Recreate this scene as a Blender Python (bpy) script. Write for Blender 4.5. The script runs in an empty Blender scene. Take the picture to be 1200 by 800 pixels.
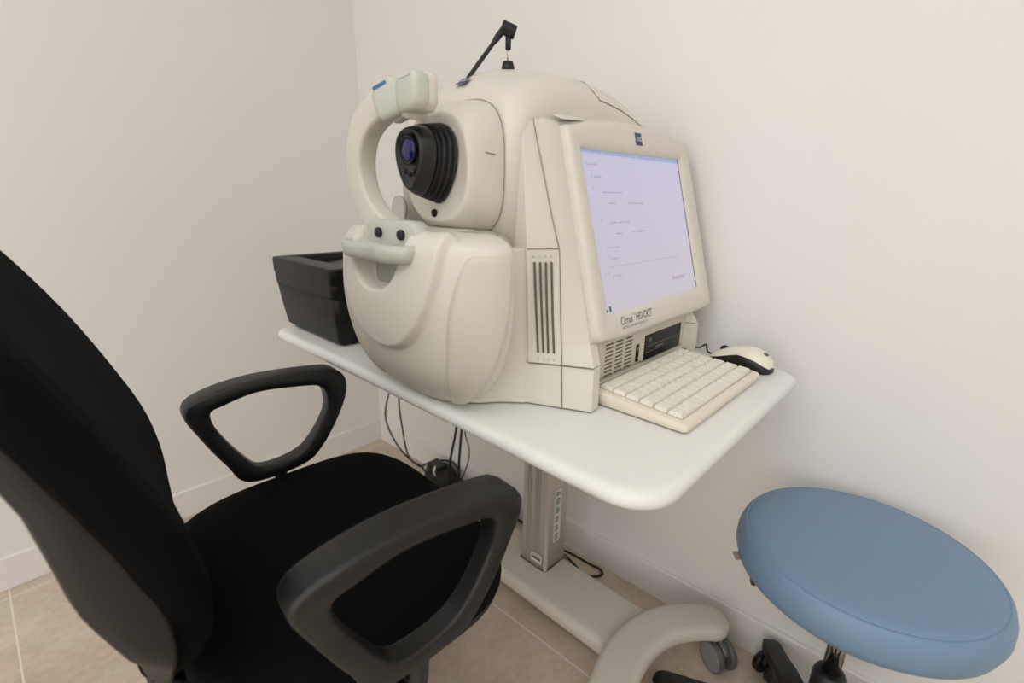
import bpy, bmesh, math, random
from math import sin, cos, pi, radians, sqrt
from mathutils import Vector, Matrix
random.seed(7)
C = bpy.context.scene.collection
HC = 1.03            # camera height
TR = -.03            # the desk is turned a hair from the walls

# ------------------------------------------------------------------ materials
def srgb(c):
    return tuple((x/255/12.92 if x/255 <= .04045 else ((x/255+.055)/1.055)**2.4) for x in c) + (1,)
def mat(name, col, rough=.5, metal=0., bump=0., bscale=200., noise=0., nscale=8., coat=0., emis=None, estr=0., sheen=0., alpha=None, trans=0., spec=None):
    m = bpy.data.materials.new(name); m.use_nodes = True
    nt = m.node_tree; b = nt.nodes['Principled BSDF']
    b.inputs['Base Color'].default_value = srgb(col)
    b.inputs['Roughness'].default_value = rough
    b.inputs['Metallic'].default_value = metal
    b.inputs['Coat Weight'].default_value = coat
    b.inputs['Sheen Weight'].default_value = sheen
    b.inputs['Transmission Weight'].default_value = trans
    if spec is not None: b.inputs['Specular IOR Level'].default_value = spec
    if emis:
        b.inputs['Emission Color'].default_value = srgb(emis); b.inputs['Emission Strength'].default_value = estr
    tc = nt.nodes.new('ShaderNodeTexCoord')
    if noise:
        n = nt.nodes.new('ShaderNodeTexNoise'); n.inputs['Scale'].default_value = nscale; n.inputs['Detail'].default_value = 6
        mx = nt.nodes.new('ShaderNodeMix'); mx.data_type = 'RGBA'
        c = srgb(col)
        mx.inputs[6].default_value = tuple(x*(1-noise) for x in c[:3])+(1,)
        mx.inputs[7].default_value = tuple(min(1, x*(1+noise)) for x in c[:3])+(1,)
        nt.links.new(tc.outputs['Object'], n.inputs['Vector'])
        nt.links.new(n.outputs['Fac'], mx.inputs[0]); nt.links.new(mx.outputs[2], b.inputs['Base Color'])
    if bump:
        n = nt.nodes.new('ShaderNodeTexNoise'); n.inputs['Scale'].default_value = bscale; n.inputs['Detail'].default_value = 3
        bp = nt.nodes.new('ShaderNodeBump'); bp.inputs['Strength'].default_value = bump; bp.inputs['Distance'].default_value = .001
        nt.links.new(tc.outputs['Object'], n.inputs['Vector'])
        nt.links.new(n.outputs['Fac'], bp.inputs['Height']); nt.links.new(bp.outputs['Normal'], b.inputs['Normal'])
    return m
M = dict(
 shell=mat('warm beige instrument plastic', (216,211,201), .42, bump=.12, bscale=900, noise=.012, nscale=5),
 shell2=mat('darker beige instrument plastic', (208,202,190), .45, bump=.12, bscale=900),
 seam=mat('seam shadow brown', (142,134,120), .8),
 slot=mat('vent slot dark', (104,97,86), .9),
 grey=mat('soft grey green plastic', (196,197,188), .45, bump=.1, bscale=600),
 track=mat('grey track plastic', (158,158,149), .5),
 rubber=mat('black rubber', (11,11,12), .5, bump=.1, bscale=500),
 blackp=mat('black plastic', (17,17,18), .35, bump=.25, bscale=1200),
 printer=mat('black printer plastic', (12,12,13), .42, spec=.3, bump=.3, bscale=1400),
 gloss=mat('gloss black', (9,9,10), .3, spec=.3),
 lens=mat('deep blue coated lens', (22,20,92), .05, spec=.5),
 glint=mat('bright lens reflection', (190,195,240), .1),
 clear=mat('clear plastic disc', (225,225,220), .08, trans=.85),
 blue=mat('dark blue badge', (38,52,104), .4),
 blue2=mat('mid blue sticker', (60,110,165), .5),
 palelab=mat('pale label', (214,214,208), .4),
 white=mat('white print', (235,235,235), .5),
 ink=mat('grey ink', (92,90,92), .6),
 menuink=mat('faint menu ink', (90,88,100), .6, emis=(172,166,188), estr=.78),
 inkblue=mat('blue grey ink', (110,118,140), .6),
 table=mat('white laminate', (230,230,227), .38, bump=.25, bscale=700, noise=.02, nscale=160),
 tedge=mat('grey white table edge', (206,206,197), .4),
 alu=mat('brushed aluminium', (198,192,184), .42, metal=.1, bump=.08, bscale=300),
 alulip=mat('pale aluminium lip', (205,198,190), .4, metal=.3),
 base=mat('warm grey powder coat', (200,194,184), .5, bump=.3, bscale=900),
 kb=mat('cream keyboard case', (228,219,203), .45, bump=.1, bscale=900),
 key=mat('off white keycap', (230,227,213), .45),
 mouse=mat('cream mouse shell', (232,228,208), .28, coat=.2),
 fabric=mat('black woven fabric', (11,11,12), .95, bump=.9, bscale=1500, spec=.1),
 chairp=mat('black chair plastic', (17,17,18), .40, bump=.35, bscale=900, noise=.15, nscale=20),
 shellp=mat('black brown moulded shell', (30,27,25), .6, bump=.25, bscale=900),
 pan=mat('dark seat pan', (34,31,29), .5, bump=.3, bscale=900),
 vinyl=mat('blue grey vinyl', (112,140,168), .42, bump=.35, bscale=650, noise=.03, nscale=6),
 chrome=mat('chrome', (190,188,184), .12, metal=1.),
 brass=mat('pale brass rod', (196,186,164), .3, metal=.6),
 caster=mat('smoky grey caster', (92,92,90), .3, coat=.3),
 tyre=mat('pale grey tyre', (150,148,144), .5),
 lumin=mat('light diffuser', (255,252,246), .5, emis=(255,250,242), estr=1.0),
 tag=mat('grey fabric tag', (150,145,140), .8),
 paperw=mat('crumpled white tag', (220,220,218), .6),
)
def screen_mat():
    m = mat('lit screen', (40,38,50), .25)
    nt = m.node_tree; b = nt.nodes['Principled BSDF']
    tc = nt.nodes.new('ShaderNodeTexCoord'); sp = nt.nodes.new('ShaderNodeSeparateXYZ'); cr = nt.nodes.new('ShaderNodeValToRGB')
    nt.links.new(tc.outputs['Generated'], sp.inputs[0]); nt.links.new(sp.outputs['Z'], cr.inputs[0])
    e = cr.color_ramp.elements
    e[0].position = 0; e[0].color = srgb((206,198,208)); e[1].position = 1; e[1].color = srgb((150,166,205))
    for p, c in ((.90,(204,198,222)), (.955,(200,197,222)), (.96,(158,172,210))):
        n = cr.color_ramp.elements.new(p); n.color = srgb(c)
    nt.links.new(cr.outputs[0], b.inputs['Emission Color']); b.inputs['Emission Strength'].default_value = .84
    return m
M['screen'] = screen_mat()
def wall_mat(name, col):
    return mat(name, col, .7, bump=.12, bscale=180, noise=.012, nscale=2.5)
M['wall'] = wall_mat('white wall paint', (233,231,229)); M['base_b'] = mat('white baseboard', (234,231,229), .4)
def floor_mat():
    m = bpy.data.materials.new('beige stone tile'); m.use_nodes = True
    nt = m.node_tree; N = nt.nodes; L = nt.links; b = N['Principled BSDF']; b.inputs['Roughness'].default_value = .42
    tc = N.new('ShaderNodeTexCoord'); mp = N.new('ShaderNodeMapping')
    mp.inputs['Location'].default_value = (.105, -.805, 0)
    L.new(tc.outputs['Object'], mp.inputs[0])
    sp = N.new('ShaderNodeSeparateXYZ'); L.new(mp.outputs[0], sp.inputs[0])
    def line(out, w):
        d = N.new('ShaderNodeMath'); d.operation = 'DIVIDE'; d.inputs[1].default_value = .845; L.new(out, d.inputs[0])
        a = N.new('ShaderNodeMath'); a.operation = 'ADD'; a.inputs[1].default_value = .5; L.new(d.outputs[0], a.inputs[0])
        f = N.new('ShaderNodeMath'); f.operation = 'FLOORED_MODULO'; f.inputs[1].default_value = 1.; L.new(a.outputs[0], f.inputs[0])
        s = N.new('ShaderNodeMath'); s.operation = 'SUBTRACT'; s.inputs[1].default_value = .5; L.new(f.outputs[0], s.inputs[0])
        ab = N.new('ShaderNodeMath'); ab.operation = 'ABSOLUTE'; L.new(s.outputs[0], ab.inputs[0])
        lt = N.new('ShaderNodeMath'); lt.operation = 'LESS_THAN'; lt.inputs[1].default_value = w; L.new(ab.outputs[0], lt.inputs[0])
        return lt.outputs[0]
    mx = N.new('ShaderNodeMath'); mx.operation = 'MAXIMUM'
    L.new(line(sp.outputs[0], .0024), mx.inputs[0]); L.new(line(sp.outputs[1], .0020), mx.inputs[1])
    n1 = N.new('ShaderNodeTexNoise'); n1.inputs['Scale'].default_value = 4.5; n1.inputs['Detail'].default_value = 8; n1.inputs['Roughness'].default_value = .65
    n2 = N.new('ShaderNodeTexNoise'); n2.inputs['Scale'].default_value = 60; n2.inputs['Detail'].default_value = 4
    L.new(tc.outputs['Object'], n1.inputs[0]); L.new(tc.outputs['Object'], n2.inputs[0])
    cr = N.new('ShaderNodeValToRGB'); e = cr.color_ramp.elements
    e[0].position = .3; e[0].color = srgb((186,169,151)); e[1].position = .72; e[1].color = srgb((216,202,184))
    L.new(n1.outputs['Fac'], cr.inputs[0])
    m2 = N.new('ShaderNodeMix'); m2.data_type = 'RGBA'; m2.blend_type = 'OVERLAY'; m2.inputs[0].default_value = .22
    L.new(cr.outputs[0], m2.inputs[6]); L.new(n2.outputs['Fac'], m2.inputs[7])
    m3 = N.new('ShaderNodeMix'); m3.data_type = 'RGBA'; m3.inputs[7].default_value = srgb((228,219,206))
    L.new(mx.outputs[0], m3.inputs[0]); L.new(m2.outputs[2], m3.inputs[6]); L.new(m3.outputs[2], b.inputs['Base Color'])
    return m
M['floor'] = floor_mat()

# ------------------------------------------------------------------ object helpers
class Frame:
    """a thing: an Empty at its base; its parts are given in desk/world coordinates and stored relative to it"""
    def __init__(s, name, label, cat, base, rot=TR, turned=True, group=None):
        o = bpy.data.objects.new(name, None); C.objects.link(o); o.empty_display_size = .05
        b = Vector(base); 
        o.location = Matrix.Rotation(TR, 3, 'Z') @ b if turned else b
        o.rotation_euler = (0, 0, rot)
        o['label'] = label; o['category'] = cat
        if group: o['group'] = group
        s.o = o; s.b = b
def link(name, bm, m, parent, off, smooth=True, bevel=0., seg=3, sub=0, ang=35, recalc=True, label=None):
    if recalc: bmesh.ops.recalc_face_normals(bm, faces=bm.faces)
    bmesh.ops.translate(bm, verts=bm.verts, vec=-off)
    me = bpy.data.meshes.new(name); bm.to_mesh(me); bm.free()
    for x in (m if isinstance(m, (list, tuple)) else [m]): me.materials.append(x)
    for p in me.polygons: p.use_smooth = smooth
    o = bpy.data.objects.new(name, me); C.objects.link(o)
    if parent: o.parent = parent
    if bevel:
        b = o.modifiers.new('bevel', 'BEVEL'); b.width = bevel; b.segments = seg; b.limit_method = 'ANGLE'; b.angle_limit = radians(ang)
        b.use_clamp_overlap = True
        if smooth:
            w = o.modifiers.new('wn', 'WEIGHTED_NORMAL'); w.keep_sharp = True
    if sub:
        s = o.modifiers.new('sub', 'SUBSURF'); s.levels = s.render_levels = sub
    if label: o['label'] = label
    return o
def part(T, name, bm, m, parent=None, **k):
    return link(name, bm, m, parent or T.o, T.b, **k)

def new(): return bmesh.new()
def box(bm, x0, x1, y0, y1, z0, z1):
    v = [bm.verts.new((x, y, z)) for z in (z0, z1) for (x, y) in ((x0,y0),(x1,y0),(x1,y1),(x0,y1))]
    for f in ((3,2,1,0),(4,5,6,7),(0,1,5,4),(1,2,6,5),(2,3,7,6),(3,0,4,7)): bm.faces.new([v[i] for i in f])
    return bm
def loft(bm, rings, closed=True, cap0=True, cap1=True):
    R = [[bm.verts.new(p) for p in r] for r in rings]; n = len(R[0])
    for a, b in zip(R, R[1:]):
        for i in range(n if closed else n-1):
            j = (i+1) % n
            try: bm.faces.new((a[i], a[j], b[j], b[i]))
            except ValueError: pass
    if closed and cap0: bm.faces.new(R[0][::-1])
    if closed and cap1: bm.faces.new(R[-1])
    return bm
def prism(bm, poly, z0, z1, axis='z'):
    def P(a, b, c): return {'z': (a, b, c), 'y': (a, c, b), 'x': (c, a, b)}[axis]
    return loft(bm, [[P(a, b, z0) for a, b in poly], [P(a, b, z1) for a, b in poly]])
def spline(pts, n=8, closed=False):
    P = [Vector(p) for p in pts]; out = []; N = len(P)
    rng = range(N if closed else N-1)
    for i in rng:
        if closed: p0, p1, p2, p3 = P[i-1], P[i], P[(i+1) % N], P[(i+2) % N]
        else: p0, p1, p2, p3 = P[max(i-1, 0)], P[i], P[i+1], P[min(i+2, N-1)]
        for k in range(n):
            t = k/n
            out.append(.5*((2*p1)+(p2-p0)*t+(2*p0-5*p1+4*p2-p3)*t*t+(3*p1-p0-3*p2+p3)*t**3))
    if not closed: out.append(P[-1])
    return out
def sweep(bm, pts, sec, up=(0,0,1), closed=False):
    """sec: function(i, n) -> list of (side, up) offsets"""
    n = len(pts); up = Vector(up); rings = []
    for i, p in enumerate(pts):
        if closed: t = pts[(i+1) % n]-pts[i-1]
        else: t = pts[min(i+1, n-1)]-pts[max(i-1, 0)]
        t = t.normalized(); s = t.cross(up)
        if s.length < 1e-4: s = t.cross(Vector((1,0,0)))
        s.normalize(); u = s.cross(t)
        rings.append([p+s*a+u*b for a, b in sec(i, n)])
    if closed: rings.append(rings[0])
    R = [[bm.verts.new(q) for q in r] for r in (rings[:-1] if closed else rings)]
    if closed: R.append(R[0])
    m = len(R[0])
    for a, b in zip(R, R[1:]):
        for i in range(m): bm.faces.new((a[i], a[(i+1) % m], b[(i+1) % m], b[i]))
    if not closed: bm.faces.new(R[0][::-1]); bm.faces.new(R[-1])
    return bm
def circ(r, n=10): return [(r*cos(2*pi*k/n), r*sin(2*pi*k/n)) for k in range(n)]
def tube(bm, pts, r, n=10, closed=False, smoothn=0):
    P = spline(pts, smoothn, closed) if smoothn else [Vector(p) for p in pts]
    # parallel transport
    rings = []; t0 = (P[1]-P[0]).normalized(); a = t0.orthogonal().normalized()
    for i, p in enumerate(P):
        t = (P[min(i+1, len(P)-1)]-P[max(i-1, 0)]).normalized() if not closed else (P[(i+1) % len(P)]-P[i-1]).normalized()
        a = (a-t*a.dot(t)).normalized(); b = t.cross(a)
        rr = r(i/(len(P)-1)) if callable(r) else r
        rings.append([p+a*(rr*cos(2*pi*k/n))+b*(rr*sin(2*pi*k/n)) for k in range(n)])
    if closed: rings.append(rings[0]); loft(bm, rings, cap0=False, cap1=False); bmesh.ops.remove_doubles(bm, verts=bm.verts, dist=1e-6)
    else: loft(bm, rings)
    return bm
def rrect(hw, hh, r, n=4):
    out = []
    for cx, cy, a0 in ((hw-r, hh-r, 0), (-hw+r, hh-r, 90), (-hw+r, -hh+r, 180), (hw-r, -hh+r, 270)):
        for k in range(n+1):
            a = radians(a0+90*k/n); out.append((cx+r*cos(a), cy+r*sin(a)))
    return out
def round_poly(poly, radii, n=6):
    out = []; N = len(poly)
    for i, p in enumerate(poly):
        p = Vector(p); a = (Vector(poly[i-1])-p).normalized(); b = (Vector(poly[(i+1) % N])-p).normalized()
        r = radii[i] if isinstance(radii, (list, tuple)) else radii
        if r <= 0: out.append(tuple(p)); continue
        ang = a.angle(b); d = r/math.tan(ang/2); c = p+(a+b).normalized()*(r/sin(ang/2))
        s = p+a*d-c; e = p+b*d-c; th = s.angle(e)
        for k in range(n+1):
            t = k/n; v = (s*sin((1-t)*th)+e*sin(t*th))/sin(th); out.append(tuple(c+v))
    return out
def lathe(bm, prof, c=(0,0,0), n=40, axis='z'):
    rings = []
    for r, h in prof:
        ring = []
        for k in range(n):
            a = 2*pi*k/n; u, v = r*cos(a), r*sin(a)
            ring.append({'z': (c[0]+u, c[1]+v, c[2]+h), 'x': (c[0]+h, c[1]+u, c[2]+v), 'y': (c[0]+u, c[1]+h, c[2]+v)}[axis])
        rings.append(ring)
    return loft(bm, rings)
def lathe_dir(bm, prof, c, d, n=24):
    d = Vector(d).normalized(); a = d.orthogonal().normalized(); b = d.cross(a); c = Vector(c)
    return loft(bm, [[c+d*h+a*(r*cos(2*pi*k/n))+b*(r*sin(2*pi*k/n)) for k in range(n)] for r, h in prof])
def interp(tab, x):
    if x <= tab[0][0]: return tab[0][1]
    for (a, p), (b, q) in zip(tab, tab[1:]):
        if x <= b: return p+(q-p)*(x-a)/(b-a)
    return tab[-1][1]
def cr(tab, x):      # smooth table look-up
    n = len(tab)
    if x <= tab[0][0]: return tab[0][1]
    if x >= tab[-1][0]: return tab[-1][1]
    for i in range(n-1):
        if x <= tab[i+1][0]:
            x1, y1 = tab[i]; x2, y2 = tab[i+1]
            m1 = (y2-tab[max(i-1,0)][1])/(x2-tab[max(i-1,0)][0]); m2 = (tab[min(i+2,n-1)][1]-y1)/(tab[min(i+2,n-1)][0]-x1)
            h = x2-x1; t = (x-x1)/h
            return (2*t**3-3*t*t+1)*y1+(t**3-2*t*t+t)*h*m1+(-2*t**3+3*t*t)*y2+(t**3-t*t)*h*m2
def sstep(a, b, x):
    t = max(0, min(1, (x-a)/(b-a))); return t*t*(3-2*t)
def spow(v, e): return math.copysign(abs(v)**e, v)
def text_bm(s, size, italic=0., sx=1.):
    cu = bpy.data.curves.new('t', 'FONT'); cu.body = s; cu.size = size; cu.extrude = .0; cu.shear = italic; cu.align_x = 'LEFT'
    o = bpy.data.objects.new('t', cu); C.objects.link(o)
    me = bpy.data.meshes.new_from_object(o); bm = new(); bm.from_mesh(me)
    for v in bm.verts: v.co.x *= sx
    bpy.data.objects.remove(o); bpy.data.curves.remove(cu); bpy.data.meshes.remove(me)
    return bm
def place_text(bm, origin, ex, ey):
    ex = Vector(ex).normalized(); ey = Vector(ey).normalized(); ez = ex.cross(ey)
    m = Matrix((ex, ey, ez)).transposed().to_4x4(); m.translation = Vector(origin)
    bmesh.ops.transform(bm, matrix=m, verts=bm.verts)
    return bm

# ------------------------------------------------------------------ the room
XW, YW, XB, YB, ZC = 1.062, 1.70, -2.3, -2.1, 2.6
def structure(name, bm, m, **k):
    o = link(name, bm, m, None, Vector((0,0,0)), **k); o['kind'] = 'structure'; return o
structure('floor', box(new(), XB-.1, XW+.1, YB-.1, YW+.1, -.1, 0), M['floor'], smooth=False)
structure('ceiling', box(new(), XB-.1, XW+.1, YB-.1, YW+.1, ZC, ZC+.1), M['wall'], smooth=False)
structure('wall_right', box(new(), XW, XW+.1, YB-.1, YW+.1, 0, ZC), M['wall'], smooth=False)
structure('wall_left', box(new(), XB-.1, XW, YW, YW+.1, 0, ZC), M['wall'], smooth=False)
structure('wall_back', box(new(), XB-.1, XB, YB, YW, 0, ZC), M['wall'], smooth=False)
structure('wall_front', box(new(), XB-.1, XW, YB-.1, YB, 0, ZC), M['wall'], smooth=False)
BH = .094
structure('baseboard_right', box(new(), XW-.012, XW, YB, YW-.012, 0, BH), M['base_b'], smooth=False, bevel=.0025, seg=2)
structure('baseboard_left', box(new(), XB, XW, YW-.012, YW, 0, BH), M['base_b'], smooth=False, bevel=.0025, seg=2)
structure('baseboard_back', box(new(), XB, XB+.012, YB, YW-.012, 0, BH), M['base_b'], smooth=False, bevel=.0025, seg=2)
structure('baseboard_front', box(new(), XB+.012, XW-.012, YB, YB+.012, 0, BH), M['base_b'], smooth=False, bevel=.0025, seg=2)

# ------------------------------------------------------------------ desk
T = Frame('instrument_table', 'white topped instrument table on a grey metal column and curved wheeled feet', 'table', (.85, .69, 0))
tp = round_poly([(.418,.186),(.995,.190),(.995,1.178),(.418,1.178)], [.06,.035,.035,.035], 8)
def off_poly(poly, d):
    cx = sum(p[0] for p in poly)/len(poly); cy = sum(p[1] for p in poly)/len(poly)
    hx = max(abs(p[0]-cx) for p in poly); hy = max(abs(p[1]-cy) for p in poly)
    return [(cx+(x-cx)*(1-d/hx), cy+(y-cy)*(1-d/hy)) for x, y in poly]
bm = new()
prof = [(.013,.6945),(.006,.696),(.0015,.700),(0,.706),(.001,.712),(.004,.7165),(.009,.7192),(.014,.72)]
loft(bm, [[(x, y, z) for x, y in off_poly(tp, d)] for d, z in prof])
part(T, 'tabletop', bm, M['table'], smooth=True, ang=60, recalc=True)
bm = new(); box(bm, .60,.96,.42,.96,.665,.696); part(T, 'support_frame', bm, M['alu'], bevel=.004)
# column
bm = new(); prism(bm, round_poly([(.822,.643),(.906,.643),(.906,.727),(.822,.727)], .006, 4), .085, .668)
col = part(T, 'column', bm, M['alu'], ang=30)
bm = new()
for y in (.668,.675,.682,.700,.707): box(bm, .8205,.8225,y-.0012,y+.0012,.088,.66)
part(T, 'groove', bm, M['track'], parent=col, smooth=False)
bm = new()
box(bm, .820,.8235,.6425,.6475,.088,.66); box(bm, .8215,.829,.6412,.6435,.088,.66)
part(T, 'corner_lip', bm, M['alulip'], parent=col, bevel=.0008)
bm = new(); box(bm, .817,.911,.638,.732,.078,.090); part(T, 'column_collar', bm, M['slot'], parent=col, bevel=.002)
lb = part(T, 'rating_label', box(new(), .8196,.8208,.655,.690,.106,.132), M['palelab'], parent=col, smooth=False, label='small white rating label low on the column')
bm = new(); box(bm, .8192,.8197,.658,.687,.114,.122)
for k in range(9):
    if k % 3 != 2: box(bm, .8192,.8197,.659+k*.003,.6612+k*.003,.1255,.1285)
part(T, 'label_print', bm, M['ink'], parent=col, smooth=False)
part(T, 'side_label', box(new(), .850,.876,.6412,.6428,.165,.32), M['palelab'], parent=col, smooth=False, label='tall white printed label on the side of the column')
bm = new()
for k in range(22):
    z = .172+k*.0066; w = .6+.4*random.random()
    if k % 4 != 3:
        box(bm, .854,.854+.018*w,.6408,.6413,z,z+.0034)
part(T, 'side_label_print', bm, M['ink'], parent=col, smooth=False)
# beam and curved feet
bm = new()
sec = rrect(.080,.022,.018,5)
loft(bm, [[(.825+a, y, .068+b) for a, b in sec] for y in (.36,.5,.7,.9,.985)])
part(T, 'base_beam', bm, M['base'], ang=60)
def foot(flip):
    def fy(y): return (.69+(.69-y)*.98) if flip else y
    path = [(.985,.236),(.955,.268),(.925,.298),(.88,.33),(.82,.352),(.75,.357),(.68,.345),(.60,.318),(.53,.285),(.47,.25),(.45,.235)]
    if flip: path = [(x-.015 if x > .9 else x, fy(y)-.085) for x, y in path]
    zz = [.098,.102,.104,.105,.106,.106,.105,.102,.097,.092,.09]
    P = spline([(x, y, z) for (x, y), z in zip(path, zz)], 16)
    n = len(P); acc = [0]
    for a_, b_ in zip(P, P[1:]): acc.append(acc[-1]+(b_-a_).length)
    def s(i, n):
        t = i/(n-1); e = min(acc[i], acc[-1]-acc[i])/.040
        k = 1 if e >= 1 else sqrt(max(0.01, 1-(1-e)**2))
        w = .046-.006*abs(2*t-1)
        return [(a*k, b*(.35+.65*k)) for a, b in rrect(w, .021, .019, 5)]
    b = new(); sweep(b, P, s); return b
for f in (False, True): part(T, 'foot', foot(f), M['base'])
def caster(T, x, y, r, ang, mats=('caster','tyre'), parent=None, w=.05, name='caster', stem=None, floor=0.):
    d = Vector((cos(ang), sin(ang), 0))
    c = Vector((x, y, r+floor))
    hub = new(); lathe_dir(hub, [(.35*r,-w*.5+.004),(.42*r,-w*.5+.006),(.42*r,w*.5-.006),(.35*r,w*.5-.004)], c, d, 20)
    top = stem if stem else 2*r+.012
    lathe_dir(hub, [(.0055,0),(.0055,top-r)], c+Vector((0,0,0)), (0,0,1), 12)
    # fender hood
    side = Vector((-d.y, d.x, 0))
    rings = []
    for k in range(9):
        a = radians(40+k*12)
        u = side*cos(a)+Vector((0,0,1))*sin(a)
        rings.append([c+u*(r*q)+d*o for q, o in ((.80,-w*.14),(1.03,-w*.14),(1.03,w*.14),(.80,w*.14))])
    loft(hub, rings)
    h = part(T, name, hub, M[mats[0]], parent=parent)
    for s in (-1, 1):
        b = new(); cc = c+d*(s*w*.33)
        lathe_dir(b, [(.0,-w*.15),(.70*r,-w*.16),(.74*r,-w*.13),(.74*r,w*.13),(.70*r,w*.16),(0,w*.15)], cc, d, 28)
        lathe_dir(b, [(.76*r,-w*.15),(.95*r,-w*.15),(r,-w*.10),(r,w*.10),(.95*r,w*.15),(.76*r,w*.15)], cc, d, 28)
        part(T, 'wheel', b, M[mats[1]] if False else M[mats[0]], parent=h)
        b = new(); lathe_dir(b, [(.78*r, s*w*.152-.0006),(.90*r, s*w*.152-.0006),(.90*r, s*w*.152+.001),(.78*r, s*w*.152+.001)], cc, d, 28)
        part(T, 'wheel_rim', b, M[mats[1]], parent=h)
    return h
caster(T, .955, .236, .036, radians(150))
caster(T, .935, 1.030, .036, radians(-25)); caster(T, .475, .26, .036, radians(70)); caster(T, .475, .985, .036, radians(110))

# ------------------------------------------------------------------ the instrument
E = Frame('eye_scanner', 'large beige eye scanner with chin rest and tilted built-in screen on the white table', 'medical device', (.72, .60, .72))
def A(z): return (interp([(.72,.523),(.955,.527),(1.14,.545)], z), interp([(.72,.454),(.955,.470),(1.14,.503)], z))
def bez(z): return .383+.29*(z-.815)
def B(z): return (interp([(.72,.562),(.787,.572),(.8165,.588),(1.15,.607)], z), interp([(.72,.365),(.787,.3725),(.8165,.3935)], z) if z < .8165 else interp([(.79,.360),(.83,.389)], z) if z < .83 else bez(z))
def Mp(z):         # where the vertical seam divides the side face
    a = A(z); q = (interp([(.72,.562),(1.15,.607)], z), interp([(.72,.365),(1.15,.4835)], z))
    return (a[0]+(q[0]-a[0])*.57, a[1]+(q[1]-a[1])*.57)
# lower cabinet
def flare(z):      # inner edge where the patient side shell meets the cabinet
    return (interp([(.72,.462),(.80,.470),(.955,.470)], z), interp([(.72,.508),(.80,.492),(.955,.480)], z))
bm = new(); rings = []
for z, f in ((.7215,.003),(.7235,0),(.755,0),(.7868,0)):
    a = A(z); b = B(min(z,.79)); q = flare(z)
    rings.append([(x, y, z) for x, y in [(.475,.53),(a[0]+f,a[1]+f),(Mp(z)[0]+f,Mp(z)[1]+f),(b[0]+f,b[1]+f),(b[0]+.022,b[1]+.003+f),(.606,.408),(.940,.408),(.948,.382+f),(.966,.384+f),(.975,.80),(.475,.80),(.475,.70)]])
loft(bm, rings); part(E, 'lower_cabinet', bm, M['shell'], bevel=.004, seg=3)
# screen housing
bm = new(); rings = []
def hring(z, ins=0., dz=0., grow_=0.):
    a = A(min(z,1.14)); q = flare(min(z,.955))
    if z < .817:
        yb = interp([(.787,.3725),(.817,.3935)], z); xb = interp([(.787,.572),(.817,.589)], z); fr_ = [(xb+.022,yb+.003),(.612,.408),(.940,.408),(.948,yb+.012)]; xc = .966; yc = yb+.014
    else:
        y = bez(z)+.010; xb = interp([(.8165,.589),(1.15,.607)], z); yb = y; fr_ = [(.66,y),(.76,y),(.86,y),(.95,y)]; xc = 1.006; yc = y
    mid = Mp(min(z,1.14))
    P = [(a[0]+ins, a[1]+ins)] + [(mid[0]+ins*.6, mid[1]+ins*.6), (xb+ins*.4, yb+ins)] + [(x, y_+ins) for x, y_ in fr_] + [(xc-ins*.4, yc+ins), (xc+.002-ins*.4, .60), (.56,.60)]
    return [(x, y_, z+dz) for x, y_ in P]
for z in (.788,.80,.8165): rings.append(hring(z))
for z in (.8175,.835,.87,.955,1.05,1.115,1.130): rings.append(hring(z))
def arch2(x): return .017*max(0, 1-abs((x-.82)/.2)**2.2)
rings.append([(x, y, z+arch2(x)*(k in (3,4,5,6))) for k, (x, y, z) in enumerate(hring(1.1345, .003))])
rings.append([(x, y, z+arch2(x)*(k in (3,4,5,6))) for k, (x, y, z) in enumerate(hring(1.1375, .008))])
rings.append([(x, y+(.012 if k < 2 else .05) if k not in (8,9) else .635, (1.146 if k < 2 else 1.160)+arch2(x)*.6*(k in (3,4,5,6))) for k, (x, y, z) in enumerate(hring(1.1375, .008))])
loft(bm, rings); part(E, 'screen_housing', bm, M['shell'], bevel=.004, seg=3, ang=30)
# curved cheek between the patient side shell and the housing
bm = new(); rings = []
for z in (.7225,.76,.80,.86,.92,.950,.9565):
    a = A(z); q = flare(z); rings.append([(q[0]-.006,q[1]+.012,z),(q[0]+.004,q[1],z),((q[0]+a[0])/2+.002,(q[1]+a[1])/2+.006,z),(a[0]-.006,a[1]+.005,z),(a[0]+.004,a[1]+.004,z),(.56,.60,z),(.47,.60,z)])
loft(bm, rings); part(E, 'side_cheek', bm, M['shell'], bevel=.002, seg=2, ang=20)
# bezel frame
def bp(x, z, d=0.):            # point on bezel plane, d out of it
    n = Vector((0,-1,.29)).normalized()
    return Vector((x, bez(z), z))+n*d
def arch(x): return 1.131+.022*(1-abs((x-.82)/.205)**2.2) if abs(x-.82) < .205 else 1.131
outer = []
for x in [.607+.403*k/20 for k in range(21)]: outer.append((x, arch(x)))
outer = outer[::-1]
outer = [(1.010,arch(1.01))]+outer[1:-1]+[(.607,arch(.607))]
outer += [(.600,.95),(.5955,.832),(.600,.819)]+[(x, .815) for x in (.65,.75,.85,.95)]+[(1.008,.816),(1.013,.828),(1.012,.95)]
inner_rect = [(.967,1.104),(.636,1.100),(.634,.855),(.967,.859)]
def ray_rect(c, p, rect):
    # radial hit of rectangle from centre c toward p
    best = None
    for i in range(4):
        a = Vector(rect[i]); b = Vector(rect[(i+1) % 4]); d = Vector(p)-Vector(c); e = b-a; w = a-Vector(c)
        den = d.x*e.y-d.y*e.x
        if abs(den) < 1e-9: continue
        t = (w.x*e.y-w.y*e.x)/den; s = (w.x*d.y-w.y*d.x)/den
        if t > 0 and -1e-6 <= s <= 1+1e-6 and (best is None or t < best): best = t
    return (c[0]+d.x*0+(p[0]-c[0])*best, c[1]+(p[1]-c[1])*best)
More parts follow.
